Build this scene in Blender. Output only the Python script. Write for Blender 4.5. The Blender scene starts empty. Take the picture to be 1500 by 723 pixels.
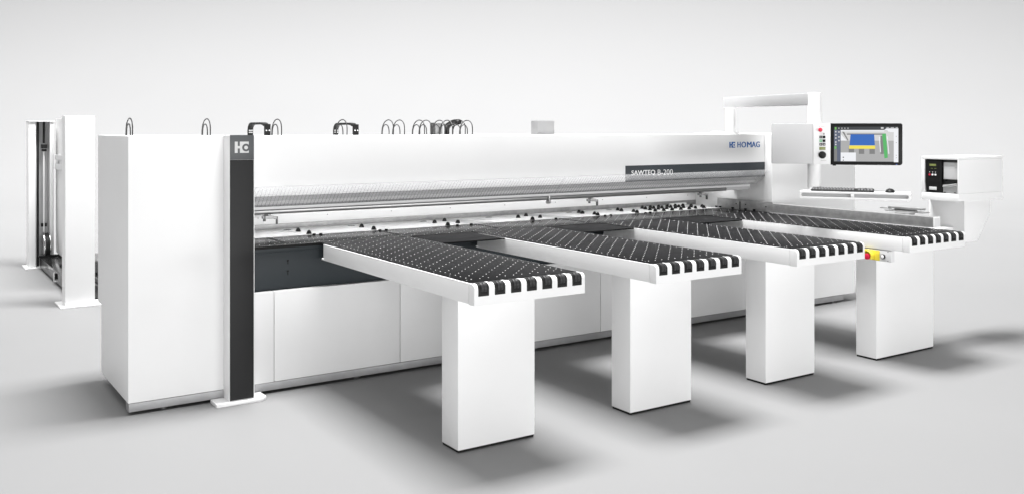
import bpy, bmesh, math, random
from mathutils import Vector, Matrix
random.seed(4)
S = bpy.context.scene
COL = S.collection
R = math.radians

# ------------------------------------------------------------------ materials
def paint(name, col, rough=0.45, metal=0.0, var=0.03, scale=3.0, bump=0.0, spec=0.5, coat=0.0, stretch=None):
    m = bpy.data.materials.new(name); m.use_nodes = True
    nt = m.node_tree; b = nt.nodes['Principled BSDF']
    tc = nt.nodes.new('ShaderNodeTexCoord')
    mp = nt.nodes.new('ShaderNodeMapping')
    if stretch: mp.inputs['Scale'].default_value = stretch
    nz = nt.nodes.new('ShaderNodeTexNoise'); nz.inputs['Scale'].default_value = scale; nz.inputs['Detail'].default_value = 5
    nt.links.new(tc.outputs['Object'], mp.inputs['Vector']); nt.links.new(mp.outputs['Vector'], nz.inputs['Vector'])
    rp = nt.nodes.new('ShaderNodeValToRGB')
    rp.color_ramp.elements[0].position = 0.3; rp.color_ramp.elements[1].position = 0.7
    rp.color_ramp.elements[0].color = (*[c*(1-var) for c in col], 1)
    rp.color_ramp.elements[1].color = (*[min(1, c*(1+var)) for c in col], 1)
    nt.links.new(nz.outputs['Fac'], rp.inputs['Fac']); nt.links.new(rp.outputs['Color'], b.inputs['Base Color'])
    mr = nt.nodes.new('ShaderNodeMapRange')
    mr.inputs['To Min'].default_value = max(0.03, rough-0.06); mr.inputs['To Max'].default_value = min(1, rough+0.06)
    nt.links.new(nz.outputs['Fac'], mr.inputs['Value']); nt.links.new(mr.outputs['Result'], b.inputs['Roughness'])
    b.inputs['Metallic'].default_value = metal
    b.inputs['Specular IOR Level'].default_value = spec
    if coat: b.inputs['Coat Weight'].default_value = coat; b.inputs['Coat Roughness'].default_value = 0.15
    if bump:
        n2 = nt.nodes.new('ShaderNodeTexNoise'); n2.inputs['Scale'].default_value = 700; n2.inputs['Detail'].default_value = 2
        nt.links.new(tc.outputs['Object'], n2.inputs['Vector'])
        bp = nt.nodes.new('ShaderNodeBump'); bp.inputs['Strength'].default_value = bump; bp.inputs['Distance'].default_value = 0.0006
        nt.links.new(n2.outputs['Fac'], bp.inputs['Height']); nt.links.new(bp.outputs['Normal'], b.inputs['Normal'])
    return m

def glow(name, col, strength=1.0):
    m = bpy.data.materials.new(name); m.use_nodes = True
    nt = m.node_tree; b = nt.nodes['Principled BSDF']
    b.inputs['Base Color'].default_value = (0.004, 0.004, 0.004, 1); b.inputs['Roughness'].default_value = 0.3; b.inputs['Specular IOR Level'].default_value = .06
    b.inputs['Emission Color'].default_value = (*col, 1); b.inputs['Emission Strength'].default_value = strength
    return m

WHITE = paint('white_paint', (.775, .775, .775), .42, var=.012, bump=.12)
GREYW = paint('light_grey_paint', (.66, .66, .665), .45, var=.012, bump=.12)
PLINTHM = paint('grey_plinth', (.30, .30, .305), .45, metal=.2, var=.08, scale=14)  # mid grey, darker than the cabinets above
TRIM = paint('charcoal_trim', (.018, .018, .0185), .5, var=.06, bump=.3, spec=.22)
HEADP = paint('slate_plate', (.066, .070, .075), .45, var=.04, bump=.2)
STRIPM = paint('slate_strip', (.036, .042, .047), .5, var=.04, spec=.25)
BED = paint('slate_blue_bed', (.031, .038, .043), .45, var=.07, bump=.2, spec=.22)
BLACKT = paint('black_table_laminate', (.0075, .0075, .008), .36, var=.2, scale=5, bump=.03, spec=.024)
EDGE = paint('black_edge', (.008, .008, .008), .55, var=.1, spec=.2)
PLATE = paint('dark_bridge_plate', (.015, .015, .0155), .5, var=.15, scale=6, bump=.2, spec=.01)
NOZZLE = paint('white_nozzle', (.74, .74, .74), .4, var=.03)
RUBBER = paint('black_rubber', (.013, .013, .013), .48, var=.12, scale=20, spec=.2)
BEZEL = paint('monitor_bezel', (.010, .010, .010), .4, var=.1, spec=.12)
WHEELM = paint('dark_grey_wheel', (.030, .030, .031), .42, var=.1, scale=20, spec=.3)
STEEL = paint('brushed_steel', (.50, .50, .50), .42, metal=.85, var=.10, scale=9, stretch=(1, 1, 40))
GALV = paint('galvanised_plate', (.30, .30, .30), .42, metal=.45, var=.14, scale=22, bump=.3)
CHROME = paint('chrome_bar', (.62, .62, .62), .22, metal=1.0, var=.05)
DARKST = paint('dark_steel', (.09, .09, .09), .4, metal=.6, var=.1)
CABLE = paint('black_cable', (.02, .02, .02), .5, var=.1)
GREYB = paint('grey_sheet', (.46, .46, .465), .5, var=.03)
RED = paint('red_button', (.62, .012, .05), .35, var=.03)
YELLOW = paint('yellow_guard', (.80, .66, .06), .4, var=.03)
GREEN = paint('green_key', (.12, .42, .20), .4, var=.03)
OLIVE = paint('olive_display', (.20, .23, .07), .3, var=.04)
BLUE = paint('blue_lettering', (.003, .095, .34), .4, var=.03)
LETTERW = paint('white_lettering', (.82, .82, .82), .4, var=.01)
EMBLEM = paint('silver_emblem', (.62, .62, .62), .4, var=.03)
KEYS = paint('grey_keys', (.11, .11, .112), .5, var=.1, scale=30)
LEDGE = paint('black_ledge_laminate', (.010, .010, .0105), .22, var=.2, scale=5, bump=0, spec=.12)
BOXG = paint('box_shade_grey', (.53, .53, .535), .45, var=.012, bump=.12)  # control box: its darker shading is put into this grey
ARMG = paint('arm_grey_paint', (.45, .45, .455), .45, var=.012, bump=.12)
DUCTG = paint('duct_grey', (.26, .26, .262), .5, var=.03)
SEAM = paint('seam_shadow_gap', (.10, .10, .10), .6, var=.05)
SEAML = paint('pale_seam', (.42, .42, .42), .6, var=.05)
FLOOR = paint('studio_paper', (.213, .213, .214), .62, var=.012, scale=.6, bump=.15, spec=.3)

def clear_plastic(name, fac, var, col):
    m = bpy.data.materials.new(name); m.use_nodes = True
    nt = m.node_tree; nt.nodes.clear()
    out = nt.nodes.new('ShaderNodeOutputMaterial')
    tr = nt.nodes.new('ShaderNodeBsdfTransparent'); tr.inputs['Color'].default_value = (.98, .98, .98, 1)
    di = nt.nodes.new('ShaderNodeBsdfPrincipled'); di.inputs['Base Color'].default_value = (*col, 1); di.inputs['Roughness'].default_value = .2
    tl = nt.nodes.new('ShaderNodeBsdfTranslucent'); tl.inputs['Color'].default_value = (*col, 1)
    m2 = nt.nodes.new('ShaderNodeMixShader'); m2.inputs['Fac'].default_value = .4
    nt.links.new(di.outputs[0], m2.inputs[1]); nt.links.new(tl.outputs[0], m2.inputs[2])
    nz = nt.nodes.new('ShaderNodeTexNoise'); nz.inputs['Scale'].default_value = 5
    tc = nt.nodes.new('ShaderNodeTexCoord'); nt.links.new(tc.outputs['Object'], nz.inputs['Vector'])
    mr = nt.nodes.new('ShaderNodeMapRange'); mr.inputs['To Min'].default_value = fac-var; mr.inputs['To Max'].default_value = fac+var
    nt.links.new(nz.outputs['Fac'], mr.inputs['Value'])
    mx = nt.nodes.new('ShaderNodeMixShader'); nt.links.new(mr.outputs['Result'], mx.inputs['Fac'])
    nt.links.new(tr.outputs[0], mx.inputs[1]); nt.links.new(m2.outputs[0], mx.inputs[2]); nt.links.new(mx.outputs[0], out.inputs['Surface'])
    return m
GUARD = clear_plastic('clear_guard_plastic', .22, .04, (.85, .85, .86))
SLIT = clear_plastic('guard_slit_edge', .30, .06, (.50, .50, .51))

# ------------------------------------------------------------------ mesh builder
class MB:
    def __init__(self): self.bm = bmesh.new()
    def _fin(self, bm2, mi, M):
        if M is not None: bm2.transform(M)
        for f in bm2.faces: f.material_index = mi
        me = bpy.data.meshes.new('tmp'); bm2.to_mesh(me); bm2.free()
        self.bm.from_mesh(me); bpy.data.meshes.remove(me)
        return self
    def box(self, x0, x1, y0, y1, z0, z1, bev=0.0, mi=0, M=None, seg=2):
        b = bmesh.new(); bmesh.ops.create_cube(b, size=1)
        for v in b.verts:
            v.co = Vector((x0 if v.co.x < 0 else x1, y0 if v.co.y < 0 else y1, z0 if v.co.z < 0 else z1))
        if bev: bmesh.ops.bevel(b, geom=b.edges[:], offset=bev, segments=seg, profile=.6, affect='EDGES', clamp_overlap=True)
        return self._fin(b, mi, M)
    def prism(self, pts, axis, a0, a1, bev=0.0, mi=0, M=None, seg=1):
        # pts: 2-D outline in the two other axes (in x,y,z order)
        b = bmesh.new()
        def mk(p, a):
            if axis == 'x': return Vector((a, p[0], p[1]))
            if axis == 'y': return Vector((p[0], a, p[1]))
            return Vector((p[0], p[1], a))
        v0 = [b.verts.new(mk(p, a0)) for p in pts]; v1 = [b.verts.new(mk(p, a1)) for p in pts]
        n = len(pts); b.faces.new(v0); b.faces.new(v1[::-1])
        for i in range(n): b.faces.new((v0[i], v1[i], v1[(i+1) % n], v0[(i+1) % n]))
        bmesh.ops.recalc_face_normals(b, faces=b.faces[:])
        if bev: bmesh.ops.bevel(b, geom=b.edges[:], offset=bev, segments=seg, profile=.6, affect='EDGES', clamp_overlap=True)
        return self._fin(b, mi, M)
    def cyl(self, p0, p1, r, r2=None, n=20, mi=0, M=None, bev=0.0):
        p0 = Vector(p0); p1 = Vector(p1); d = p1-p0
        b = bmesh.new(); bmesh.ops.create_cone(b, cap_ends=True, segments=n, radius1=r, radius2=r if r2 is None else r2, depth=d.length)
        if bev:
            es = [e for e in b.edges if all(abs(abs(v.co.z)-d.length/2) < 1e-6 for v in e.verts) and abs(e.verts[0].co.z-e.verts[1].co.z) < 1e-6]
            bmesh.ops.bevel(b, geom=es, offset=bev, segments=2, profile=.5, affect='EDGES', clamp_overlap=True)
        b.transform(Matrix.Translation((p0+p1)/2) @ d.to_track_quat('Z', 'Y').to_matrix().to_4x4())
        return self._fin(b, mi, M)
    def dome(self, c, r, h, n=14, mi=0, M=None):
        b = bmesh.new(); bmesh.ops.create_uvsphere(b, u_segments=n, v_segments=8, radius=1)
        for v in b.verts:
            if v.co.z < 0: v.co.z *= .15
            v.co = Vector((c[0]+v.co.x*r, c[1]+v.co.y*r, c[2]+v.co.z*h))
        return self._fin(b, mi, M)
    def tube(self, pts, r, n=8, mi=0, M=None):
        b = bmesh.new(); P = [Vector(p) for p in pts]; rings = []
        up = Vector((0, 0, 1))
        for i, p in enumerate(P):
            t = (P[min(i+1, len(P)-1)]-P[max(i-1, 0)]).normalized()
            a = t.cross(Vector((1, 0, 0)))
            if a.length < .2: a = t.cross(Vector((0, 1, 0)))
            a.normalize(); c = t.cross(a)
            rings.append([b.verts.new(p+a*math.cos(k*2*math.pi/n)*r+c*math.sin(k*2*math.pi/n)*r) for k in range(n)])
        for i in range(len(rings)-1):
            for k in range(n): b.faces.new((rings[i][k], rings[i][(k+1) % n], rings[i+1][(k+1) % n], rings[i+1][k]))
        b.faces.new(rings[0][::-1]); b.faces.new(rings[-1])
        bmesh.ops.recalc_face_normals(b, faces=b.faces[:])
        return self._fin(b, mi, M)
    def disc(self, x, y, z, r, n=8, mi=0, h=None):
        # a small raised button
        h = r*.75 if h is None else h
        lo = [self.bm.verts.new((x+r*math.cos(k*2*math.pi/n), y+r*math.sin(k*2*math.pi/n), z-.0004)) for k in range(n)]
        hi = [self.bm.verts.new((x+.72*r*math.cos(k*2*math.pi/n), y+.72*r*math.sin(k*2*math.pi/n), z+h*.7)) for k in range(n)]
        c = self.bm.verts.new((x, y, z+h))
        for k in range(n):
            f = self.bm.faces.new((lo[k], lo[(k+1) % n], hi[(k+1) % n], hi[k])); f.material_index = mi
            f = self.bm.faces.new((hi[k], hi[(k+1) % n], c)); f.material_index = mi
        return self
    def build(self, name, mats, parent=None, smooth=True):
        me = bpy.data.meshes.new(name)
        off = Vector((0, 0, 0))
        if parent is not None:
            q = parent
            while q is not None: off += q.location; q = q.parent
        else:
            lo = [min(v.co[i] for v in self.bm.verts) for i in range(3)]; hi = [max(v.co[i] for v in self.bm.verts) for i in range(3)]
            off = Vector(((lo[0]+hi[0])/2, (lo[1]+hi[1])/2, lo[2]))
        self.bm.transform(Matrix.Translation(-off))
        self.bm.to_mesh(me); self.bm.free()
        for m in (mats if isinstance(mats, (list, tuple)) else [mats]): me.materials.append(m)
        if smooth:
            for p in me.polygons: p.use_smooth = True
            me.set_sharp_from_angle(angle=R(38))
        o = bpy.data.objects.new(name, me); COL.objects.link(o)
        if parent is not None: o.parent = parent
        else: o.location = off
        return o

def thing(name, label, cat, loc, group=None):
    o = bpy.data.objects.new(name, None); COL.objects.link(o); o.location = loc; o.empty_display_size = .1
    o['label'] = label; o['category'] = cat
    if group: o['group'] = group
    return o
def tag(o, label, cat, group=None):
    o['label'] = label; o['category'] = cat
    if group: o['group'] = group
    return o
def copy_tree(o, parent=None):
    c = o.copy(); COL.objects.link(c)
    if parent is not None: c.parent = parent
    for ch in [k for k in o.children]: copy_tree(ch, c)
    return c

def text_mesh(mb, txt, x0, x1, z0, z1, y, th=.0012, bold=0.0, mi=0, M=None, squash=True):
    """lettering standing in the X-Z plane, fitted in the rectangle, facing -Y"""
    cu = bpy.data.curves.new('t', 'FONT'); cu.body = txt; cu.size = 1; cu.offset = bold; cu.extrude = .5; cu.resolution_u = 4
    ob = bpy.data.objects.new('t', cu); COL.objects.link(ob)
    dg = bpy.context.evaluated_depsgraph_get(); dg.update()
    me = bpy.data.meshes.new_from_object(ob.evaluated_get(dg))
    bpy.data.objects.remove(ob); bpy.data.curves.remove(cu)
    xs = [v.co.x for v in me.vertices]; ys = [v.co.y for v in me.vertices]
    a, b_, c, d = min(xs), max(xs), min(ys), max(ys)
    bm2 = bmesh.new(); bm2.from_mesh(me); bpy.data.meshes.remove(me)
    for v in bm2.verts:
        v.co = Vector((x0+(v.co.x-a)/(b_-a)*(x1-x0), y-(v.co.z+.5)*th, z0+(v.co.y-c)/(d-c)*(z1-z0)))
    mb._fin(bm2, mi, M)

# ------------------------------------------------------------------ camera
cam = bpy.data.cameras.new('camera'); co = bpy.data.objects.new('camera', cam); COL.objects.link(co)
FWD = Vector((.5531, .8331, 0))
co.location = (0, 0, 1.6); co.rotation_euler = (R(90), 0, math.atan2(-.5531, .8331))
cam.sensor_width = 36; cam.lens = 1367/1500*36; cam.shift_y = -171.5/1500; cam.clip_end = 200; cam.clip_start = .1
S.camera = co

# ------------------------------------------------------------------ studio sweep
bm = bmesh.new()
prof = [(-14, 0), (18, 0)]
rad = 6.0
for k in range(1, 25):
    t = k/24*math.pi/2; prof.append((18+rad*math.sin(t), rad-rad*math.cos(t)))
prof.append((24, 16))
rows = [[bm.verts.new((x, y, z)) for (y, z) in prof] for x in (-32, 32)]
for i in range(len(prof)-1): bm.faces.new((rows[0][i], rows[1][i], rows[1][i+1], rows[0][i+1]))
me = bpy.data.meshes.new('floor'); bm.to_mesh(me); bm.free(); me.materials.append(FLOOR)
for p in me.polygons: p.use_smooth = True
fl = bpy.data.objects.new('floor', me); COL.objects.link(fl); fl.rotation_euler = (0, 0, co.rotation_euler.z)
fl['kind'] = 'structure'

# ================================================================== PANEL SAW
TOP = 1.564
FY = 5.54           # front plane of cabinets and lower panels
saw = thing('panel_saw', 'long white panel saw with a low cutting gap between two tall end cabinets', 'panel saw', (4.3, 6.0, 0))

# end cabinets
m = MB().prism([(FY, .068), (6.35, .068), (6.35, .50), (6.46, .50), (6.46, TOP), (FY, TOP)], 'x', 1.099, 1.640, .004, seg=2)
m.build('end_cabinet', WHITE, saw)
m = MB().box(6.408, 7.560, FY, 6.50, .068, TOP, .006)
ecr = m.build('end_cabinet', WHITE, saw)
# plinth + added dark frame under
m = MB().box(1.103, 7.395, FY+.003, 5.62, .018, .066, .003)
m.build('plinth', PLINTHM, saw)
for x in (1.3, 2.5, 3.9, 5.3, 6.6, 7.3):
    for yy, zz in ((5.60, .019), (6.2, .075)): MB().cyl((x, yy, 0), (x, yy, zz), .03, n=16).build('levelling_foot', DARKST, saw)
m = MB().box(1.25, 7.4, 5.75, 6.40, .03, .067); m.build('base_shade_frame', DARKST, saw)  # unseen frame, added also to darken the space under the machine
# lower front panels
xs = [1.640, 1.9385, 2.793, 3.640, 4.488, 5.340, 6.408]
for i in range(6):
    m = MB().box(xs[i]+.002, xs[i+1]-.002, FY+(.002 if i else .0), FY+.05, .068, .6165, .0025)
    m.build('front_panel', WHITE, saw)
m = MB().box(1.64, 6.40, FY+.06, 6.4, .07, .612); m.build('machine_frame', DARKST, saw)
# dark machine bed behind the tables
m = MB().box(1.66, 6.405, 5.600, 6.30, .613, .845, .002)
m.box(1.66, 6.405, 5.588, 6.30, .8455, .872, .002)
for z in (.79, .725):
    m.cyl((2.045, 5.603, z), (2.045, 5.594, z), .006, n=8, mi=1)
    m.box(2.044, 2.048, 5.596, 5.603, z-.022, z-.008, mi=1)
m.build('machine_bed', [BED, EDGE], saw)

# upright column with charcoal trim
m = MB().box(1.6313, 1.780, 5.4256, 5.545, .022, 1.566, .003)
up = m.build('upright', WHITE, saw)
m = MB().box(1.6335, 1.7735, 5.4215, 5.4250, .026, 1.4225, .0008); m.build('dark_trim', TRIM, up)
m = MB().box(1.6335, 1.7745, 5.4210, 5.4250, 1.4235, 1.5675, .0008); m.build('trim_head', HEADP, up)
# emblem: H joined to a square with a ring cut out
def emblem(mb, x0, x1, z0, z1, y, mi, mid, th=.0015, M=None):
    w = x1-x0; h = z1-z0
    X = lambda t: x0+w*t
    Zf = lambda t: z0+h*t
    mb.box(X(0), X(.205), y-th, y, z0, z1, mi=mi, M=M)
    mb.box(X(.205), X(.365), y-th, y, Zf(.40), Zf(.61), mi=mi, M=M)
    mb.box(X(.365), X(1), y-th, y, z0, z1, mi=mi, M=M)
    cx, cz, ro, ri = X(.80), Zf(.47), h*.345, h*.165
    # ring clipped at the square's right edge
    P = []
    a0 = math.acos(min(1, (X(1.0)-cx)/ro))
    for k in range(25):
        a = a0+(2*math.pi-2*a0)*k/24; P.append((cx+ro*math.cos(a), cz+ro*math.sin(a)))
    mb.prism(P, 'y', y-th-.0008, y-th+.0002, mi=mid, M=M)
    Q = [(cx+ri*math.cos(k*math.pi/10), cz+ri*math.sin(k*math.pi/10)) for k in range(20)]
    mb.prism(Q, 'y', y-th-.0016, y-th-.0004, mi=mi, M=M)
m = MB(); emblem(m, 1.661, 1.743, 1.463, 1.529, 5.421, 0, 1)
m.build('emblem', [EMBLEM, HEADP], up)
m = MB().prism([(1.5526, 5.408), (1.82, 5.408), (1.852, 5.43), (1.852, 5.535), (1.5526, 5.535)], 'z', 0.0005, .022, .002); m.build('foot_plate', WHITE, up)

# beam cover (fascia) between the cabinets
m = MB().box(1.640, 6.407, 5.624, 6.50, 1.187, 1.5605, .005)
bc = m.build('beam_cover', WHITE, saw)
m = MB(); emblem(m, 5.966, 6.036, 1.4435, 1.4935, 5.6235, 0, 1, .001)
m.build('blue_emblem', [BLUE, WHITE], bc)
m = MB()
for ch, a_, b_ in (('H', .0, .14), ('O', .175, .385), ('M', .425, .628), ('A', .632, .822), ('G', .828, 1.0)):
    for sh in (-.0022, .0022): text_mesh(m, ch, 6.064+.281*a_+sh+.002, 6.064+.281*b_+sh-.002, 1.4445, 1.4935, 5.6235, .001+abs(sh+.0022)*.03)
m.build('blue_lettering', [BLUE, WHITE], bc)
m = MB().box(4.804, 6.4065, 5.6205, 5.6245, 1.1885, 1.3145, .001)
ts = m.build('type_strip', STRIPM, saw)
m = MB()
text_mesh(m, 'SAWTEQ', 4.864, 5.114, 1.232, 1.276, 5.6203, .001, bold=.010)
m.build('white_lettering', LETTERW, ts); m = MB()
text_mesh(m, 'B-200', 5.142, 5.306, 1.232, 1.276, 5.6203, .001, bold=-.013)
m.build('thin_lettering', LETTERW, ts)
# round cap on the beam
m = MB().cyl((6.10, 5.89, 1.5600), (6.10, 5.89, 1.583), .06, n=32, bev=.003); m.build('round_cap', WHITE, saw)

# slitted clear guard leaning out below the fascia
m = MB()
ty, tz, by, bz = 5.566, 1.247, 5.695, 1.117
d = Vector((0, by-ty, bz-tz)).normalized(); nrm = Vector((0, d.z, -d.y))   # pointing to the front
def on(x, t, o=0.0): return Vector((x, ty+(by-ty)*t, tz+(bz-tz)*t)) + nrm*o
gx0, gx1 = 1.785, 6.385
q = [m.bm.verts.new(on(x, t)) for x, t in ((gx0, 0), (gx1, 0), (gx1, 1), (gx0, 1))]
m.bm.faces.new(q)
q = [m.bm.verts.new(on(x, t, -.004)) for x, t in ((gx0, 0), (gx0, 1), (gx1, 1), (gx1, 0))]
m.bm.faces.new(q)
x = gx0+.02
while x < gx1-.005:
    q = [m.bm.verts.new(on(x+dx, t, .0012)) for dx, t in ((0, .06), (.0048, .06), (.0048, .97), (0, .97))]
    f = m.bm.faces.new(q); f.material_index = 1
    x += .0245
q = [m.bm.verts.new(on(x, t, .0014)) for x, t in ((gx0, 0), (gx1, 0), (gx1, .035), (gx0, .035))]
f = m.bm.faces.new(q); f.material_index = 1
for xe in (gx1-.006, 4.166):
    q = [m.bm.verts.new(on(xe+dx, t, .0018)) for dx, t in ((0, 0), (.006, 0), (.006, 1), (0, 1))]
    f = m.bm.faces.new(q); f.material_index = 1
m.build('safety_guard', [GUARD, SLIT], saw, smooth=False)
m = MB().box(gx0, 6.30, 5.693, 5.703, 1.100, 1.118, .002); m.build('guard_rail', GREYW, saw)
# pressure bar: rounded profile under the guard
P = [(5.80, 1.100), (5.785, 1.095), (5.778, 1.084), (5.780, 1.070), (5.79, 1.062), (5.84, 1.060), (5.90, 1.062), (5.90, 1.100)]
m = MB().prism(P, 'x', 1.66, 6.10, .002); m.build('pressure_bar', STEEL, saw)
m = MB().box(1.66, 6.407, 5.80, 5.92, 1.104, 1.132, .002).box(6.10, 6.407, 5.80, 6.0, 1.064, 1.098, .002); m.build('bar_carrier', GREYB, saw)
MB().box(1.66, 6.407, 5.735, 5.752, 1.128, 1.1865, .002).build('beam_brightener_plate', WHITE, saw)  # white plate added to brighten the dark zone behind the guard
m = MB().box(4.160, 4.172, 5.755, 5.79, 1.05, 1.118, .002)
m.cyl((4.150, 5.775, 1.048), (4.182, 5.775, 1.048), .013, n=12); m.build('bar_hinge', STEEL, saw)
# hidden cover from guard to back wall + cavity walls
m = MB().box(1.66, 6.407, 5.72, 6.50, 1.150, 1.186); m.build('cavity_ceiling', GREYB, saw)
m = MB().box(1.66, 6.407, 6.481, 6.50, .880, 1.150, .001).box(1.66, 6.407, 6.470, 6.4805, .888, .928, .001, mi=1)
for k in range(9):
    m.cyl((2.15+k*.52, 6.482, .975), (2.15+k*.52, 6.4775, .975), .004, n=8, mi=1)
m.build('back_wall', [WHITE, GALV], saw)
# hanging brackets in the gap
for bx in (2.148, 4.984, 6.30):
    m = MB().box(bx-.012, bx+.012, 6.29, 6.31, 1.00, 1.155, .002).box(bx+.020, bx+.032, 6.29, 6.31, 1.01, 1.155, .002, mi=1)
    m.box(bx-.030, bx+.050, 6.272, 6.312, .985, 1.005, .003, mi=1).cyl((bx-.02, 6.28, .97), (bx-.02, 6.28, 1.01), .010, n=12)
    m.box(bx+.050, bx+.075, 6.28, 6.30, .980, .998, .002, mi=1).box(bx+.066, bx+.076, 6.28, 6.30, .945, .998, .002)
    m.build('hanging_bracket', [DARKST, GALV], saw)

# white machine table at the saw line
m = MB()
e = [1.66, 2.30, 2.845, 3.40, 3.645, 4.19, 4.44, 4.86, 5.24, 5.60, 6.25]
for i in range(len(e)-1):
    m.box(e[i]+.001, e[i+1]-.001, 6.003, 6.466, .872, .892+(.0008 if i % 2 else 0), .0015)
for xx in (3.40, 4.19):
    m.prism([(xx+.235, 6.02), (xx+.42, 6.02), (xx+.235, 6.46), (xx+.10, 6.46)], 'z', .8930, .8942, mi=1)
for xx in (2.322, 2.808, 3.404, 4.0, 4.809, 5.246):
    m.box(xx-.025, xx+.025, 6.352, 6.375, .8931, .8948, mi=2)
m.box(6.0, 6.20, 6.38, 6.40, .8935, .915, .002)
m.build('machine_table', [WHITE, GREYB, EDGE], saw)
kn = [(2.348, 6.222), (2.358, 6.044), (2.832, 6.236), (2.838, 6.044)]
for xx in (3.42, 4.182): kn += [(xx, 6.21), (xx+.132, 6.292), (xx-.002, 6.006), (xx+.144, 6.109)]
for xx in (4.86, 5.288): kn += [(xx, 6.293), (xx-.02, 6.218), (xx+.015, 6.10), (xx-.014, 6.022)]
for xx in (5.594, 5.692, 5.791, 5.896, 5.996):
    kn += [(xx, 6.318), (xx-.032, 6.238), (xx-.058, 6.15), (xx-.105, 6.03)]
kn += [(6.037, 6.159), (5.989, 6.053), (6.075, 6.30), (6.12, 6.24), (6.10, 6.06), (6.16, 6.14)]
for (xx, yy) in kn:
    m = MB().cyl((xx, yy, .8925), (xx, yy, .898), .0185, n=16).dome((xx, yy, .899), .0155, .020)
    m.build('support_knob', RUBBER, saw)
for (xx, yy) in [(2.369, 5.981), (2.413, 5.972), (2.850, 5.969), (2.901, 5.973), (4.393, 5.985), (4.878, 5.965), (4.949, 5.976), (5.321, 5.966), (5.385, 5.978), (3.48, 5.972), (3.60, 5.972)]:
    m = MB().cyl((xx, yy, .8905), (xx, yy, .900), .013, r2=.010, n=14)
    m.build('stop_pin', RUBBER, saw)

# dot pattern: rows at 45 degrees, 0.1 m apart, plus the dots midway along both long edges
def dots(mb, x0, k, ya, yb, y0, z, mi, edges=True, front=None):
    for i in range(k):
        x = x0+i*.0485
        n = -80
        while n < 80:
            y = y0+i*.0495+n*.1
            if ya <= y <= yb: mb.disc(x+random.uniform(-.0007, .0007), y, z, .0029, 8, mi)
            if edges and i in (0, k-1) and ya <= y+.05 <= yb: mb.disc(x, y+.05, z, .0029, 8, mi)
            n += 1
    if front is not None:
        for i in range(k): mb.disc(x0+i*.0485, front, z, .0029, 8, mi)

# long dotted black ledge in front of the white table
m = MB()
m.box(1.66, 6.405, 5.5655, 6.0015, .8755, .890, .002)
m.box(1.66, 6.405, 5.563, 5.5652, .8735, .8885, mi=2)
dots(m, 1.69, 93, 5.585, 5.975, 3.855+.60, .8906, 1, edges=False)
for k in range(6):
    xx = 2.056+k*.796; m.box(xx-.011, xx+.011, 5.69, 6.0010, .8896, .8912, mi=2)
m.build('dotted_ledge', [LEDGE, NOZZLE, EDGE], saw)

# ================================================================== AIR CUSHION TABLES
TX = [2.2347, 3.3565, 4.4740, 5.5976]
labels = ['dotted black air table closest to the dark upright, its whole top in view',
          'dotted black air table second from the dark upright, between two others',
          'dotted black air table third from the dark upright, next to the one with the fence',
          'dotted black air table carrying the steel fence and the red stop button']
def cap_profile(o=0.0, back=3.7345, bottom=.7865, top=.8876, front=3.680, r=.024):
    P = [(back, bottom), (front-o, bottom)]
    for k in range(7):
        a = k/6*math.pi/2; P.append((front-o+r*(1-math.cos(a)), top+o-r+r*math.sin(a)))
    P.append((back, top+o)); return P
def make_table(x):
    t = thing('air_cushion_table', labels[0], 'air table', (x+.3235, 4.1, 0), 'air cushion tables in front of the saw')
    w = .6463
    m = MB().box(x, x+w, 3.7355, 5.490, .789, .8825, .003); m.box(x, x+.010, 3.7355, 5.49, .882, .8868, .0015); m.box(x+w-.010, x+w, 3.7355, 5.49, .882, .8868, .0015)
    m.cyl((x-.012, 5.482, .800), (x+.01, 5.482, .800), .006, n=8)
    m.build('table_frame', WHITE, t)
    m = MB().box(x+.013, x+w-.013, 3.7375, 5.5625, .8835, .890, .0022)
    m.box(x+.0115, x+w-.0115, 3.7368, 5.5628, .8829, .8882, mi=2)
    dots(m, x+.0593, 12, 3.83, 5.54, 3.8572, .8905, 1, True, front=3.8065)
    for k in range(22):       # small screws between the rows
        m.disc(x+.03+(k % 2)*(w-.06), 3.80+k*.08, .8904, .003, 6, 3, .0006)
    m.build('tabletop', [BLACKT, NOZZLE, EDGE, GREYB], t)
    m = MB().prism(cap_profile(), 'x', x, x+w, .003, seg=2); cap = m.build('end_cap', WHITE, t)
    for k in range(7):
        rx = x+.0203+k*.09083
        P = cap_profile(.0016, back=3.7346, bottom=.829)
        m = MB().prism(P, 'x', rx, rx+.061, .0025)
        m.box(rx-.012, rx+.002, 3.712, 3.7346, .886, .8892, .0008)
        m.box(rx+.012, rx+.049, 3.6765, 3.69, .8405, .850, .001, mi=1)
        ro = m.build('roller', [RUBBER, EDGE], t)
        m = MB().cyl((rx+.015, 3.6985, .8665), (rx+.0285, 3.6985, .8665), .0262, n=28, bev=.002).cyl((rx+.031, 3.6985, .8665), (rx+.0455, 3.6985, .8665), .0262, n=28, bev=.002)
        m.cyl((rx+.028, 3.6985, .8665), (rx+.0315, 3.6985, .8665), .0235, n=28)
        m.build('wheel', WHEELM, ro)
    return t
def pedestal(t, x0, x1):
    m = MB().box(x0, x1, 3.996, 4.160, .0125, .7885, .003); p = m.build('pedestal', WHITE, t)
    m = MB().box(x0+.004, x1-.004, 4.0, 4.156, .0004, .0122); m.build('gap_shadow_strip', EDGE, p)  # black strip stands in for the gap shadow below the pedestal
T = [make_table(TX[0])]
for i in (1, 2, 3):
    c = copy_tree(T[0]); c.location.x += TX[i]-TX[0]; c['label'] = labels[i]; T.append(c)
bpy.context.view_layer.update()
for t, (a, b) in zip(T, ((2.3325, 2.795), (3.450, 3.9203), (4.563, 5.0305), (5.688, 6.366))): pedestal(t, a, b)

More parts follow.
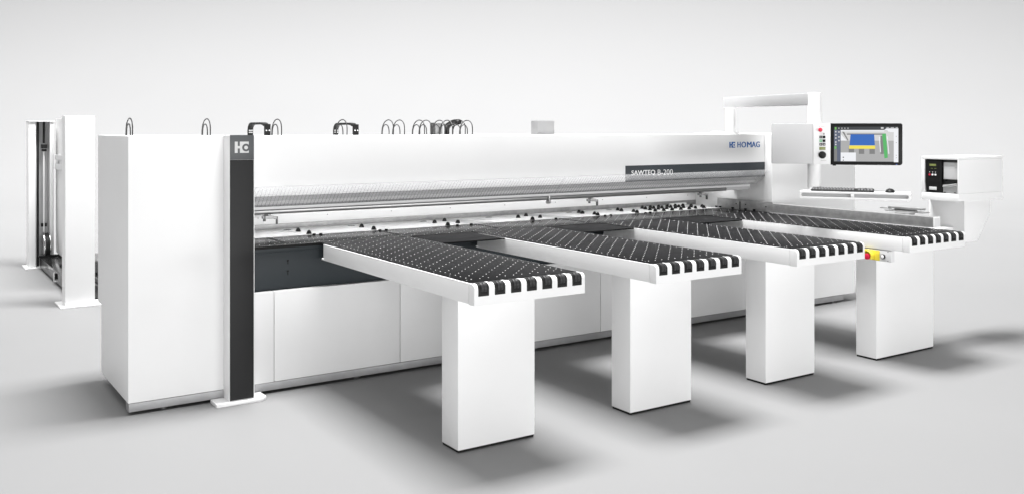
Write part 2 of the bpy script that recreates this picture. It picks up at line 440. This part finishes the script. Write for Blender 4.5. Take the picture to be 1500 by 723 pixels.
# dark plates bridging the gaps between the tables
for i in range(3):
    m = MB().box(TX[i]+.6485, TX[i+1]-.003, 5.137, 5.5625, .8795, .889, .002)
    m.build('bridge_plate', PLATE, saw)

# stop switch box under the last table
m = MB().box(5.600, 5.640, 3.822, 4.040, .708, .783, .004)
for dz in (.715, .776): m.cyl((5.6005, 3.845, dz), (5.5985, 3.845, dz), .003, n=8, mi=1)
sb = m.build('switch_box', [GREYW, EDGE], T[3])
pts = []
for k in range(13):
    a = -R(35)+k/12*R(250); pts.append((3.985+.038*math.cos(a), .738+.038*math.sin(a)))
for k in range(12, -1, -1):
    a = -R(35)+k/12*R(250); pts.append((3.985+.032*math.cos(a), .738+.032*math.sin(a)))
m = MB().prism(pts, 'x', 5.562, 5.599, .0008).box(5.5975, 5.5995, 3.908, 4.030, .711, .778, .0005); m.build('guard_collar', YELLOW, sb)
m = MB().cyl((5.600, 3.984, .734), (5.578, 3.984, .734), .013, n=20).cyl((5.580, 3.984, .734), (5.560, 3.984, .734), .0215, n=28, bev=.005); m.build('stop_button', RED, sb)
m = MB().cyl((5.600, 3.880, .742), (5.588, 3.880, .742), .0155, n=24, mi=1).cyl((5.590, 3.880, .742), (5.584, 3.880, .742), .0115, n=20, bev=.002)
m.build('push_button', [LETTERW, EDGE], sb)

# ================================================================== GUIDE FENCE on the last table
fn = thing('guide_fence', 'long brushed steel fence rail standing on the air table with the stop button', 'guide fence', (6.30, 4.7, .89))
m = MB().box(6.262, 6.3407, 3.934, 5.414, .8912, .9655, .002); m.build('fence_rail', GALV, fn)
m = MB().box(6.2625, 6.3405, 3.9265, 3.9338, .8914, .9665, .001).box(6.270, 6.333, 3.9250, 3.9268, .899, .959, .0005, mi=1); m.build('rail_end_cap', [LETTERW, GREYW], fn)
m = MB().box(6.2625, 6.272, 5.4155, 6.05, .8912, .980, .001)
for yy, zz in ((5.48, .935), (5.71, .94), (5.82, .94)): m.cyl((6.2628, yy, zz), (6.258, yy, zz), .005, n=10, mi=1)
m.box(6.2600, 6.2630, 5.772, 5.782, .892, .962, mi=1)
for yy in (5.60, 5.70, 5.85, 6.0, 6.05): m.box(6.252, 6.2630, yy, yy+.02, .892, .906, .001, mi=1)
m.build('fence_plate', [GALV, EDGE], fn)
m = MB().box(6.41, 6.49, 4.105, 4.43, .972, .979, .001).box(6.43, 6.49, 4.135, 4.415, .992, 1.006, .001).box(6.46, 6.48, 4.20, 4.38, .979, .992, .001)
m.cyl((6.45, 4.495, .990), (6.45, 4.40, .990), .005, n=10).box(6.3407, 6.42, 4.18, 4.30, .955, .972, .002); m.build('stop_bracket', GALV, fn)

# ================================================================== OPERATOR CONSOLE
TU = Vector((5.679, 4.512, 0))
con = thing('operator_console', 'white swing arm carrying the grey control box with red stop button beside the monitor', 'operator console', (6.195, 5.83, 1.562))
def frame(deg): # local x = to the right, local -y = towards the operator
    return Matrix.Translation(TU) @ Matrix.Rotation(-R(deg), 4, 'Z')
F = frame(45)
m = MB().cyl((6.195, 5.826, 1.5612), (6.195, 5.826, 1.80), .045, n=28).cyl((6.195, 5.826, 1.5612), (6.195, 5.826, 1.572), .075, n=28, bev=.002)
m.build('arm_post', WHITE, con)
# horizontal arm from post to hanging tube
A = Vector((6.195, 5.826, 0)); Bv = TU; L = (Bv-A).length; ang = math.atan2(Bv.y-A.y, Bv.x-A.x)
MA = Matrix.Translation((A.x, A.y, 0)) @ Matrix.Rotation(ang, 4, 'Z')
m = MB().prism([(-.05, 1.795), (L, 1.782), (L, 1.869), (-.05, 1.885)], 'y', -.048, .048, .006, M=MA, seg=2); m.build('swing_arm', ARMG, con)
m = MB().cyl((TU.x, TU.y, 1.165), (TU.x, TU.y, 1.872), .0485, n=40, bev=.003); m.build('hanging_tube', WHITE, con)
y0 = -.075
m = MB().box(-.3077, -.018, y0, -.005, 1.349, 1.6450, .003, M=F); m.build('control_box', BOXG, con)
m = MB().box(-.0165, .1045, y0-.003, -.01, 1.3455, 1.6447, .003, M=F)
cp = m.build('control_panel', WHITE, con)
yp = y0-.0030
m = MB().cyl((.031, yp, 1.5975), (.031, yp-.016, 1.5975), .0085, n=18, M=F).cyl((.031, yp-.014, 1.5975), (.031, yp-.026, 1.5975), .0148, n=24, bev=.003, M=F); m.build('stop_button', RED, cp)
kx = [.036, .0585]; kz = [1.545, 1.518, 1.492]
for r_, z in enumerate(kz):
    for c_, xk in enumerate(kx):
        g = (r_ == 1 and c_ == 0)
        m = MB().box(xk-.0095, xk+.0095, yp-.004, yp, z-.0095, z+.0095, .0012, M=F)
        if (r_, c_) in ((0, 0), (2, 0), (2, 1), (1, 0)):
            if r_ == 2: m.box(xk-.004, xk+.004, yp-.0046, yp-.0038, z-.003, z+.003, mi=1, M=F)
            else:
                m.box(xk-.006, xk+.006, yp-.0046, yp-.0038, z-.0008, z+.0008, mi=1, M=F); m.box(xk-.0008, xk+.0008, yp-.0047, yp-.0037, z-.006, z+.006, mi=1, M=F)
        m.build('key', [GREEN if g else EDGE, NOZZLE], cp)
m = MB().box(.0545, .0605, yp-.006, yp, 1.562, 1.575, .001, M=F); m.build('key_switch', DARKST, cp)
m = MB().box(.026, .069, yp-.003, yp, 1.451, 1.473, .001, M=F); m.build('small_display', OLIVE, cp)
m = MB().cyl((.046, yp, 1.4145), (.046, yp-.010, 1.4145), .0265, n=36, bev=.002, M=F).cyl((.046, yp-.009, 1.4145), (.046, yp-.018, 1.4145), .019, n=36, bev=.002, M=F); m.build('hand_dial', RUBBER, cp)
m = MB()
for k, wd in enumerate((.008, .012, .010)): m.box(.024+k*.015, .024+k*.015+wd*.9, yp-.0008, yp, 1.6225, 1.6250, M=F)
m.box(.035, .075, yp-.0008, yp, 1.372, 1.3732, M=F)
m.build('panel_marking', KEYS, cp)
# tray
G = frame(56)
ft = -.22
m = MB()
Pt = [(-.085, ft), (.655, ft), (.655, ft+.20), (-.07, ft+.20)]
m.prism(Pt, 'z', 1.150, 1.158, .002, M=G)
# grip edge with two long slots
def bar(x0, x1, z0, z1): m.box(x0, x1, ft-.004, ft+.006, z0, z1, .0015, M=G)
bar(-.062, .630, 1.1440, 1.1585); bar(-.062, .630, 1.1035, 1.1190)
bar(.262, .286, 1.1188, 1.1442)
def rounded_end(xo, xi, zb=1.1035, zt=1.1585, r=.022):
    sg = 1 if xi > xo else -1
    P = [(xi, zb)]
    for k in range(7):
        a_ = k/6*math.pi/2; P.append((xo+sg*r*(1-math.sin(a_)), zb+r*(1-math.cos(a_))))
    for k in range(7):
        a_ = k/6*math.pi/2; P.append((xo+sg*r*(1-math.cos(a_)), zt-r*(1-math.sin(a_))))
    P += [(xi, zt), (xi, 1.1440)]
    rr = .012
    for k in range(7):
        a_ = k/6*math.pi; P.append((xi-sg*rr*math.sin(a_)*.9, 1.1315+.0125*math.cos(a_)))
    P += [(xi, 1.1190)]
    m.prism(P, 'y', ft-.004, ft+.006, M=G)
rounded_end(-.085, -.062); rounded_end(.655, .630)
m.box(-.075, .645, ft+.020, ft+.024, 1.108, 1.149, mi=1, M=G)
m.box(-.03, .03, ft+.15, .02, 1.158, 1.178, .003, M=G)
tray = m.build('keyboard_tray', [WHITE, GREYB], con)
# monitor
mon = thing('monitor', 'black framed monitor showing a blue and yellow cutting plan', 'monitor', F @ Vector((.35, 0, 1.35)))
F0 = F
m = MB().prism([(.1062, 1.3435), (.580, 1.3425), (.5895, 1.3455), (.5975, 1.356), (.5975, 1.631), (.594, 1.640), (.585, 1.6442), (.1062, 1.6450)], 'y', y0-.005, -.035, .003, M=F, seg=2)
m.box(.122, .142, y0-.003, -.04, 1.337, 1.3435, .001, M=F); m.build('monitor_housing', BEZEL, mon)
C = {}
def cmat(n, c): C[n] = glow('screen_'+n, c, .95); return C[n]
names = [('grey', (.42, .42, .42)), ('dark', (.05, .055, .06)), ('blue', (.035, .14, .50)), ('yellow', (.88, .74, .10)), ('green', (.10, .46, .14)),
         ('white', (.86, .87, .90)), ('slate', (.12, .14, .20)), ('lgrey', (.66, .66, .66)), ('mgrey', (.22, .22, .22)), ('leaf', (.18, .5, .12)), ('black', (.012, .012, .014))]
mats = [cmat(*n) for n in names]; idx = {n[0]: i for i, n in enumerate(names)}
m = MB()
# screen picture measured on the photo in a 0..1157 x 0..723 frame
def sp(a, b): return (.1062+(a-70)/1030*.4913, 1.6446-(b-58)/582*.302)
lay = [0]
def poly(cn, P):
    lay[0] += 1; y = y0-.0052-.00012*lay[0]
    vs = [m.bm.verts.new(F @ Vector((sp(*p)[0], y, sp(*p)[1]))) for p in P]
    f = m.bm.faces.new(vs); f.material_index = idx[cn]
    f.normal_update()
    if f.normal.dot(F.to_3x3() @ Vector((0, -1, 0))) < 0: f.normal_flip()
def rect(cn, a0, b0, a1, b1): poly(cn, [(a0, b0), (a1, b0), (a1, b1), (a0, b1)])
rect('dark', 115, 105, 1040, 598)
rect('slate', 115, 150, 212, 588); rect('mgrey', 118, 420, 160, 588)
rect('lgrey', 212, 150, 975, 300); rect('grey', 212, 300, 975, 590)
poly('white', [(840, 150), (870, 128), (1040, 128), (1040, 598), (975, 598), (975, 180), (900, 180), (880, 150)])
poly('white', [(215, 155), (840, 155), (840, 172), (215, 172)])
rect('lgrey', 300, 175, 920, 205); rect('mgrey', 300, 200, 860, 218)
poly('mgrey', [(232, 175), (262, 178), (325, 292), (312, 300)])
poly('lgrey', [(278, 180), (300, 180), (300, 240), (285, 230)])
poly('white', [(212, 210), (300, 300), (212, 300)])
for a in (328, 474, 627): rect('mgrey', a, 410, a+78, 485)
rect('mgrey', 785, 230, 832, 485)
poly('white', [(762, 250), (775, 245), (792, 455), (780, 462)])
poly('white', [(873, 238), (886, 238), (910, 480), (898, 485)])
poly('blue', [(355, 212), (695, 212), (705, 365), (340, 365)])
poly('yellow', [(338, 368), (708, 368), (710, 414), (334, 414)])
poly('green', [(808, 205), (862, 200), (890, 535), (842, 545)])
rect('white', 212, 466, 432, 586); rect('dark', 242, 526, 258, 542); rect('dark', 242, 568, 258, 580)
poly('lgrey', [(925, 190), (972, 190), (972, 290), (880, 300)])
rect('leaf', 126, 112, 150, 146)
for b in (165, 210, 255, 310, 345): rect('lgrey', 130, b, 150, b+20)
for b in (170, 240, 290): rect('lgrey', 176, b, 196, b+18)
for a in (178, 222, 265, 310): rect('lgrey', a, 120, a+14, 132)
rect('lgrey', 790, 112, 828, 134); rect('lgrey', 870, 114, 905, 122); rect('lgrey', 930, 114, 975, 122); rect('lgrey', 1000, 114, 1030, 122)
for b in (232, 320, 495, 530): rect('mgrey', 1004, b, 1012, b+12)
rect('mgrey', 120, 545, 155, 580)
rect('leaf', 120, 380, 150, 415)
m.build('screen', mats, mon, smooth=False)
m = MB().box(.552, .562, y0-.0058, y0-.0048, 1.3475, 1.3505, M=F); m.build('power_light', glow('power_blue', (.1, .2, .7), 1), mon)
# keyboard and mouse
kb = thing('keyboard', 'dark grey computer keyboard lying on the white tray below the monitor', 'keyboard', G @ Vector((.2, ft+.08, 1.158)))
m = MB().prism([(ft+.012, 1.1582), (ft+.14, 1.1582), (ft+.14, 1.1765), (ft+.012, 1.166)], 'x', -.008, .414, .002, M=G @ Matrix.Identity(4)); m.build('keyboard_body', EDGE, kb)
m = MB()
sl = math.atan2(.0105, .128)
for r_ in range(6):
    yy = ft+.022+r_*.0195; zz = 1.1665+(yy-ft-.012)*math.tan(sl)
    n = 20
    for k in range(n):
        if k == 14 or k == 17 and r_ in (2, 4): continue
        xx = -.001+k*.0206
        m.box(xx, xx+.0165, yy, yy+.0155, zz, zz+.006, .0012, M=G, seg=1)
m.build('keycaps', KEYS, kb)
mo = thing('computer_mouse', 'small dark computer mouse on the white tray beside the keyboard', 'mouse', G @ Vector((.52, ft+.07, 1.158)))
m = MB()
b2 = bmesh.new(); bmesh.ops.create_uvsphere(b2, u_segments=20, v_segments=12, radius=1)
for v in b2.verts:
    if v.co.z < 0: v.co.z *= .05
    v.co = Vector((.520+v.co.x*.032, ft+.07+v.co.y*.055, 1.1595+v.co.z*.026))
m._fin(b2, 0, G); m.build('mouse_body', RUBBER, mo)
m = MB().tube([G @ Vector((.49+(-.075)*t, ft+.11+.02*math.sin(t*3), 1.161)) for t in [k/8 for k in range(9)]], .002); m.build('mouse_cable', CABLE, mo)

# ================================================================== LABEL PRINTER IN ITS HOUSING
hs = thing('printer_housing', 'white open-sided housing holding the label printer on a tapered bracket', 'printer housing', (6.9, 4.09, .75))
x0, x1, ya, yb, z0, z1 = 6.600, 7.206, 3.9425, 4.2407, 1.064, 1.396
m = MB().box(x0, x1, ya, yb, z0, z0+.055, .002).box(x0, x1, ya, yb, z1-.022, z1, .002)
m.box(x0, x1, ya, ya+.008, z0+.0555, z1-.0225, .001).box(x0, x1, yb-.024, yb, z0+.0555, z1-.0225, .001).box(x1-.008, x1, ya+.0085, yb-.0245, z0+.0555, z1-.0225)
m.cyl((7.17, ya+.001, 1.115), (7.17, ya-.002, 1.115), .005, n=10)
m.build('housing_shell', WHITE, hs)
m = MB().prism([(6.711, 1.0635), (7.065, 1.0635), (7.065, .962), (6.885, .756), (6.711, .754)], 'y', 3.962, 4.25, .003, seg=2)
m.box(6.20, 6.711, 4.05, 4.13, .80, .86, .004); m.build('tapered_bracket', WHITE, hs)
lp = thing('label_printer', 'label printer with black keypad front and red key inside the white housing', 'label printer', (6.8, 4.08, 1.12))
m = MB().box(6.640, 7.00, 3.956, 4.214, 1.1195, 1.371, .003)
m.build('printer_body', DARKST, lp)
m = MB().prism([(6.612, 1.122), (6.638, 1.122), (6.638, 1.371), (6.606, 1.371), (6.603, 1.20)], 'y', 4.083, 4.211, .003)
kp = m.build('keypad_front', EDGE, lp)
m = MB().box(6.604, 6.6075, 4.125, 4.178, 1.322, 1.338, .0008); m.build('small_display', OLIVE, kp)
m = MB().box(6.6035, 6.6065, 4.120, 4.180, 1.141, 1.164, .0008); np_ = m.build('name_plate', EMBLEM, kp)
for k in range(3):
    m = MB().cyl((6.606, 4.176-k*.024, 1.256), (6.600, 4.176-k*.024, 1.256), .0075, n=16, bev=.001); m.build('key', RED if k == 0 else LETTERW, kp)
for k in range(3): MB().cyl((6.606, 4.176-k*.024, 1.276), (6.6025, 4.176-k*.024, 1.276), .003, n=8).build('indicator_light', NOZZLE, kp)
for ya_ in (4.150, 4.122): MB().box(6.6035, 6.606, ya_, ya_+.016, 1.303, 1.3055).build('panel_marking', OLIVE, kp)
m = MB().box(6.622, 6.6385, 3.960, 4.074, 1.225, 1.352, .003).box(6.6205, 6.6225, 3.967, 3.985, 1.312, 1.318, mi=1); m.build('cover_flap', [EMBLEM, GREYB], lp)
m = MB().box(6.618, 6.6385, 3.957, 4.078, 1.125, 1.185, .003).box(6.614, 6.6385, 3.957, 4.05, 1.200, 1.212, .002, mi=1)
m.cyl((6.622, 3.962, 1.190), (6.622, 4.076, 1.170), .010, n=14).cyl((6.6385, 4.062, 1.216), (6.612, 4.062, 1.216), .008, n=12, mi=1)
for yy in (3.975, 4.055): m.box(6.612, 6.62, yy, yy+.010, 1.121, 1.129, mi=1)
m.build('paper_roller', [STEEL, EDGE], lp)

# ================================================================== CABLES, CHAINS AND BOXES ON TOP OF THE BEAM
def loop_thing(x, label):
    t = thing('cable_loop', label, 'cable loop', (x, 6.2, TOP-.002), 'cable loops on top of the saw')
    for (ye, h) in ((6.095, .104), (6.175, .070)):
        P = []
        for k in range(25):
            s = k/24
            y = 6.29+(ye-6.29)*(.5-.5*math.cos(math.pi*s))*1.0
            bulge = math.sin(math.pi*s)**.62
            y += -.018*math.sin(math.pi*s) if ye < 6.12 else -.004*math.sin(math.pi*s)
            P.append((x+(.004 if ye > 6.12 else 0), y, TOP-.006+(h+.008)*bulge))
        MB().tube(P, .0038, 8).build('cable', CABLE, t)
    return t
LX = [1.2345, 1.709, 2.183, 2.657, 3.018, 3.1065, 3.271, 3.328, 3.442, 3.508, 3.6206, 3.684]
LL = ['thin black cable loop leftmost on top of the white end cabinet',
      'thin black cable loop on the end cabinet just left of the dark upright',
      'thin black cable loop right beside the first square energy chain',
      'thin black cable loop half hidden by the second square energy chain',
      'left cable loop of the separate pair in the middle of the beam top',
      'right cable loop of the separate pair in the middle of the beam top',
      'first cable loop of the dense cluster, left of the grey bracket box',
      'second cable loop of the dense cluster, touching the grey bracket box',
      'cable loop directly in front of the grey bracket box',
      'cable loop between the grey bracket box and the thick hose bundle',
      'cable loop under the right end of the thick hose bundle',
      'rightmost cable loop of the dense cluster, past the thick hose bundle']
for x, l in zip(LX, LL): loop_thing(x, l)
def chain_thing(x, label):
    t = thing('energy_chain', label, 'energy chain', (x, 6.24, TOP-.003), 'square energy chains on the beam')
    # link boxes along an arch in the Y-Z plane
    path = [(6.41, TOP-.002), (6.41, TOP+.028), (6.405, TOP+.05), (6.385, TOP+.068), (6.36, TOP+.076), (6.32, TOP+.077), (6.26, TOP+.077), (6.20, TOP+.077), (6.15, TOP+.077), (6.11, TOP+.074), (6.085, TOP+.066)]
    m = MB()
    for i in range(len(path)-1):
        (ya, za), (yb, zb) = path[i], path[i+1]
        ln = math.hypot(yb-ya, zb-za); a = math.atan2(zb-za, yb-ya)
        M = Matrix.Translation((x, (ya+yb)/2, (za+zb)/2)) @ Matrix.Rotation(a, 4, 'X')
        m.box(-.018, .018, -ln/2*1.08, ln/2*1.08, -.0075, .0075, .0015, M=M)
    for dz in (.012, .026): m.box(x-.013, x+.013, 6.398, 6.4045, TOP+dz, TOP+dz+.008, mi=1)
    m.build('chain_links', [RUBBER, LETTERW], t)
    m = MB().box(x-.019, x+.019, 6.045, 6.068, TOP-.003, TOP+.072, .002)
    for dx in (-.010, .010): m.cyl((x+dx, 6.0455, TOP+.030), (x+dx, 6.043, TOP+.030), .0045, n=10, mi=1)
    m.build('end_bracket', [EDGE, LETTERW], t)
chain_thing(2.072, 'square black energy chain rising behind the dark upright')
chain_thing(2.705, 'square black energy chain on the bare beam with a cable loop inside')
t = thing('hose_bundle', 'thick black hose bundle arching through the dense cable loops', 'hose bundle', (3.6, 6.24, TOP-.003))
P = []
for k in range(30):
    s = k/29
    a = math.pi*(1-s)
    P.append((3.645-.07*s, 6.415-.30*(.5-.5*math.cos(math.pi*s)), TOP-.004+.098*math.sin(min(math.pi/2, s*2.6))**.8))
m = MB().tube(P, .017, 12)
for i in range(1, 29, 1): m.tube([Vector(P[i])+(Vector(P[i+1])-Vector(P[i]))*q for q in (0, .5)], .0205, 12)
m.build('corrugated_hose', RUBBER, t)
P2 = [(p[0]-.03, p[1]-.01, p[2]-.004) for p in P[8:]]
MB().tube(P2, .012, 10).build('hose', RUBBER, t)
MB().dome((P[-1][0]-.01, P[-1][1], P[-1][2]-.004), .026, .022).build('hose_end', RUBBER, t)
t = thing('bracket_box', 'small grey metal box with a dark post among the dense cable loops', 'metal box', (3.5, 6.31, TOP-.003))
MB().box(3.462, 3.538, 6.30, 6.36, TOP-.003, 1.650, .002).build('box_shell', GALV, t)
MB().box(3.446, 3.461, 6.295, 6.33, TOP-.003, 1.652, .001).box(3.440, 3.470, 6.29, 6.294, TOP-.003, 1.645, mi=0).build('dark_post', DARKST, t)
m = MB().box(4.369, 4.534, 6.20, 6.297, TOP-.003, 1.673, .002); tag(m.build('extraction_box', DUCTG), 'plain grey box standing alone on the beam top, away from the cables', 'grey box')

# ================================================================== REAR LIFT
lc = thing('lift_column', 'wide closed white lift column standing close behind the end cabinet', 'lift column', (1.42, 9.3, 0), 'white columns of the rear lift')
MB().box(1.296, 1.543, 9.22, 9.42, .012, 1.724, .004).build('column_body', WHITE, lc)
MB().box(1.250, 1.640, 9.172, 9.54, .0005, .0125, .002).build('foot_plate', WHITE, lc)
fc = thing('lift_column', 'open white lift column with black rods and a pulley inside', 'lift column', (1.42, 12.1, 0), 'white columns of the rear lift')
m = MB().box(1.306, 1.378, 12.02, 12.24, .012, 1.690, .003).box(1.527, 1.569, 12.02, 12.24, .012, 1.690, .003).box(1.3785, 1.5265, 12.17, 12.22, .012, 1.690, mi=1).box(1.300, 1.575, 12.00, 12.26, 1.6905, 1.702, .002)
m.build('channel', [WHITE, GREYB], fc)
MB().box(1.268, 1.640, 11.975, 12.32, .0005, .0125, .002).build('foot_plate', WHITE, fc)
MB().cyl((1.408, 12.08, .02), (1.408, 12.08, 1.689), .011, n=12).build('drive_rod', EDGE, fc)
m = MB().cyl((1.472, 12.10, 1.44), (1.472, 12.10, 1.689), .012, n=12).box(1.445, 1.505, 12.06, 12.14, 1.38, 1.425, .003).box(1.452, 1.498, 12.06, 12.14, 1.345, 1.372, .003).cyl((1.472, 12.10, .30), (1.472, 12.10, 1.375), .010, n=12, mi=1).box(1.440, 1.462, 12.06, 12.10, .47, .51, .003).box(1.482, 1.50, 12.06, 12.10, .47, .51, .003)
m.build('lift_spindle', [RUBBER, LETTERW], fc)
m = MB().cyl((1.448, 12.06, .24), (1.472, 12.06, .24), .17, n=40, bev=.01).cyl((1.514, 12.06, .24), (1.526, 12.06, .24), .17, n=40, bev=.004).cyl((1.472, 12.06, .24), (1.514, 12.06, .24), .155, n=40, mi=1)
m.build('pulley', [CHROME, RUBBER], fc)
GLOSSB = paint('gloss_black_steel', (.022, .022, .022), .16, var=.1)
lt = thing('lift_platform', 'low glossy black lift platform on the floor between the two white columns', 'lift platform', (1.9, 10.7, 0))
m = MB().box(1.412, 2.6, 9.46, 11.96, .025, .138, .003); m.build('platform_frame', GLOSSB, lt)
m = MB().box(1.440, 2.6, 9.46, 11.96, .0005, .026); m.build('platform_skid', EDGE, lt)
m = MB().box(1.40, 1.66, 11.90, 11.99, .1385, .156, .002).box(1.50, 2.6, 11.0, 11.10, .1385, .158, .002).box(1.62, 1.66, 9.5, 11.9, .1385, .150, .002)
for k in range(10): m.cyl((1.70, 9.6+k*.14, .160), (2.5, 9.6+k*.14, .160), .02, n=12)
m.build('platform_rails', EDGE, lt)
m = MB().tube([(1.395, 10.68, .125), (1.395, 10.68, .03)], .006).tube([(1.395, 10.68, .032), (1.62, 10.5, .032)], .006).box(1.396, 1.411, 10.62, 10.66, .06, .12, .002, mi=1)
m.build('wire_stop', [LETTERW, EDGE], lt)
cr = thing('cross_rail', 'white ribbed rail with side panel linking the two rear lift columns', 'cross rail', (1.60, 10.7, .15))
m = MB().box(1.575, 1.602, 10.0, 12.0, 1.14, 1.20, .003).box(1.575, 1.602, 10.0, 12.0, 1.25, 1.31, .003).box(1.586, 1.602, 10.0, 12.0, 1.20, 1.25)
for k in range(6): m.box(1.572, 1.576, 10.05+k*.34, 10.16+k*.34, 1.21, 1.24, .001)
m.build('ribbed_rail', GREYW, cr)
MB().box(1.606, 1.622, 10.0, 12.16, .1585, 1.725, .002).build('side_panel', WHITE, cr)

# ================================================================== LIGHT
def area(name, loc, target, sx, sy, power, spread=180, col=(1, 1, 1)):
    l = bpy.data.lights.new(name, 'AREA'); l.shape = 'RECTANGLE'; l.size = sx; l.size_y = sy; l.energy = power; l.color = col; l.spread = R(spread)
    o = bpy.data.objects.new(name, l); COL.objects.link(o); o.location = loc
    o.rotation_euler = (Vector(target)-Vector(loc)).to_track_quat('-Z', 'Y').to_euler(); return o
bdir = Vector((.5531, .8331, 0)); bside = Vector((.8331, -.5531, 0))
area('overhead_softbox', (4.1, 6.0, 12), (4.1, 6.0, 0), 5, 3.2, 3400)
area('front_strip_light', (-1.5, -12, .9), (3, 5.4, .6), 9, 1.3, 1090)
area('front_strip_light', (7.5, -12, .9), (5, 5.4, .6), 9, 1.3, 980)
area('backdrop_light', bdir*10+bside*-11+Vector((0, 0, 15)), bdir*19+bside*-11, 22, 4, 2400, spread=92)
area('backdrop_light', bdir*10+bside*11+Vector((0, 0, 15)), bdir*20+bside*11, 22, 4, 2000, spread=92)
area('backdrop_wash', bdir*11+Vector((0, 0, 13)), bdir*24+Vector((0, 0, 2)), 44, 3, 1480, spread=80)
area('gap_fill_light', (4.05, 6.05, 1.146), (4.05, 6.08, .89), 4.6, .04, 8)  # added hidden fill lamp, brightens the white table in the gap
# studio dome: a broad soft glow overhead, a weak one from the left, nothing else
w = bpy.data.worlds.new('World'); S.world = w; w.use_nodes = True
nt = w.node_tree; bg = nt.nodes['Background']; bg.inputs['Color'].default_value = (1, 1, 1, 1)
tc = nt.nodes.new('ShaderNodeTexCoord'); sep = nt.nodes.new('ShaderNodeSeparateXYZ'); nt.links.new(tc.outputs['Generated'], sep.inputs[0])
def glow_part(axis, lo, hi, amount, sign=1):
    mr = nt.nodes.new('ShaderNodeMapRange'); mr.interpolation_type = 'SMOOTHSTEP'
    if sign > 0:
        mr.inputs['From Min'].default_value = lo; mr.inputs['From Max'].default_value = hi
        mr.inputs['To Min'].default_value = 0; mr.inputs['To Max'].default_value = amount
    else:
        mr.inputs['From Min'].default_value = -hi; mr.inputs['From Max'].default_value = -lo
        mr.inputs['To Min'].default_value = amount; mr.inputs['To Max'].default_value = 0
    nt.links.new(sep.outputs[axis], mr.inputs['Value']); return mr.outputs['Result']
def add(p, q):
    m_ = nt.nodes.new('ShaderNodeMath'); m_.operation = 'ADD'; nt.links.new(p, m_.inputs[0]); nt.links.new(q, m_.inputs[1]); return m_.outputs[0]
nt.links.new(add(add(glow_part(2, .5, .95, .6), glow_part(2, .84, .97, 2.4)), glow_part(0, .3, .95, .82, -1)), bg.inputs['Strength'])

S.view_settings.view_transform = 'Standard'; S.view_settings.look = 'None'; S.view_settings.exposure = .08; S.view_settings.gamma = 1
S.cycles.max_bounces = 8; S.cycles.diffuse_bounces = 4; S.cycles.transparent_max_bounces = 12
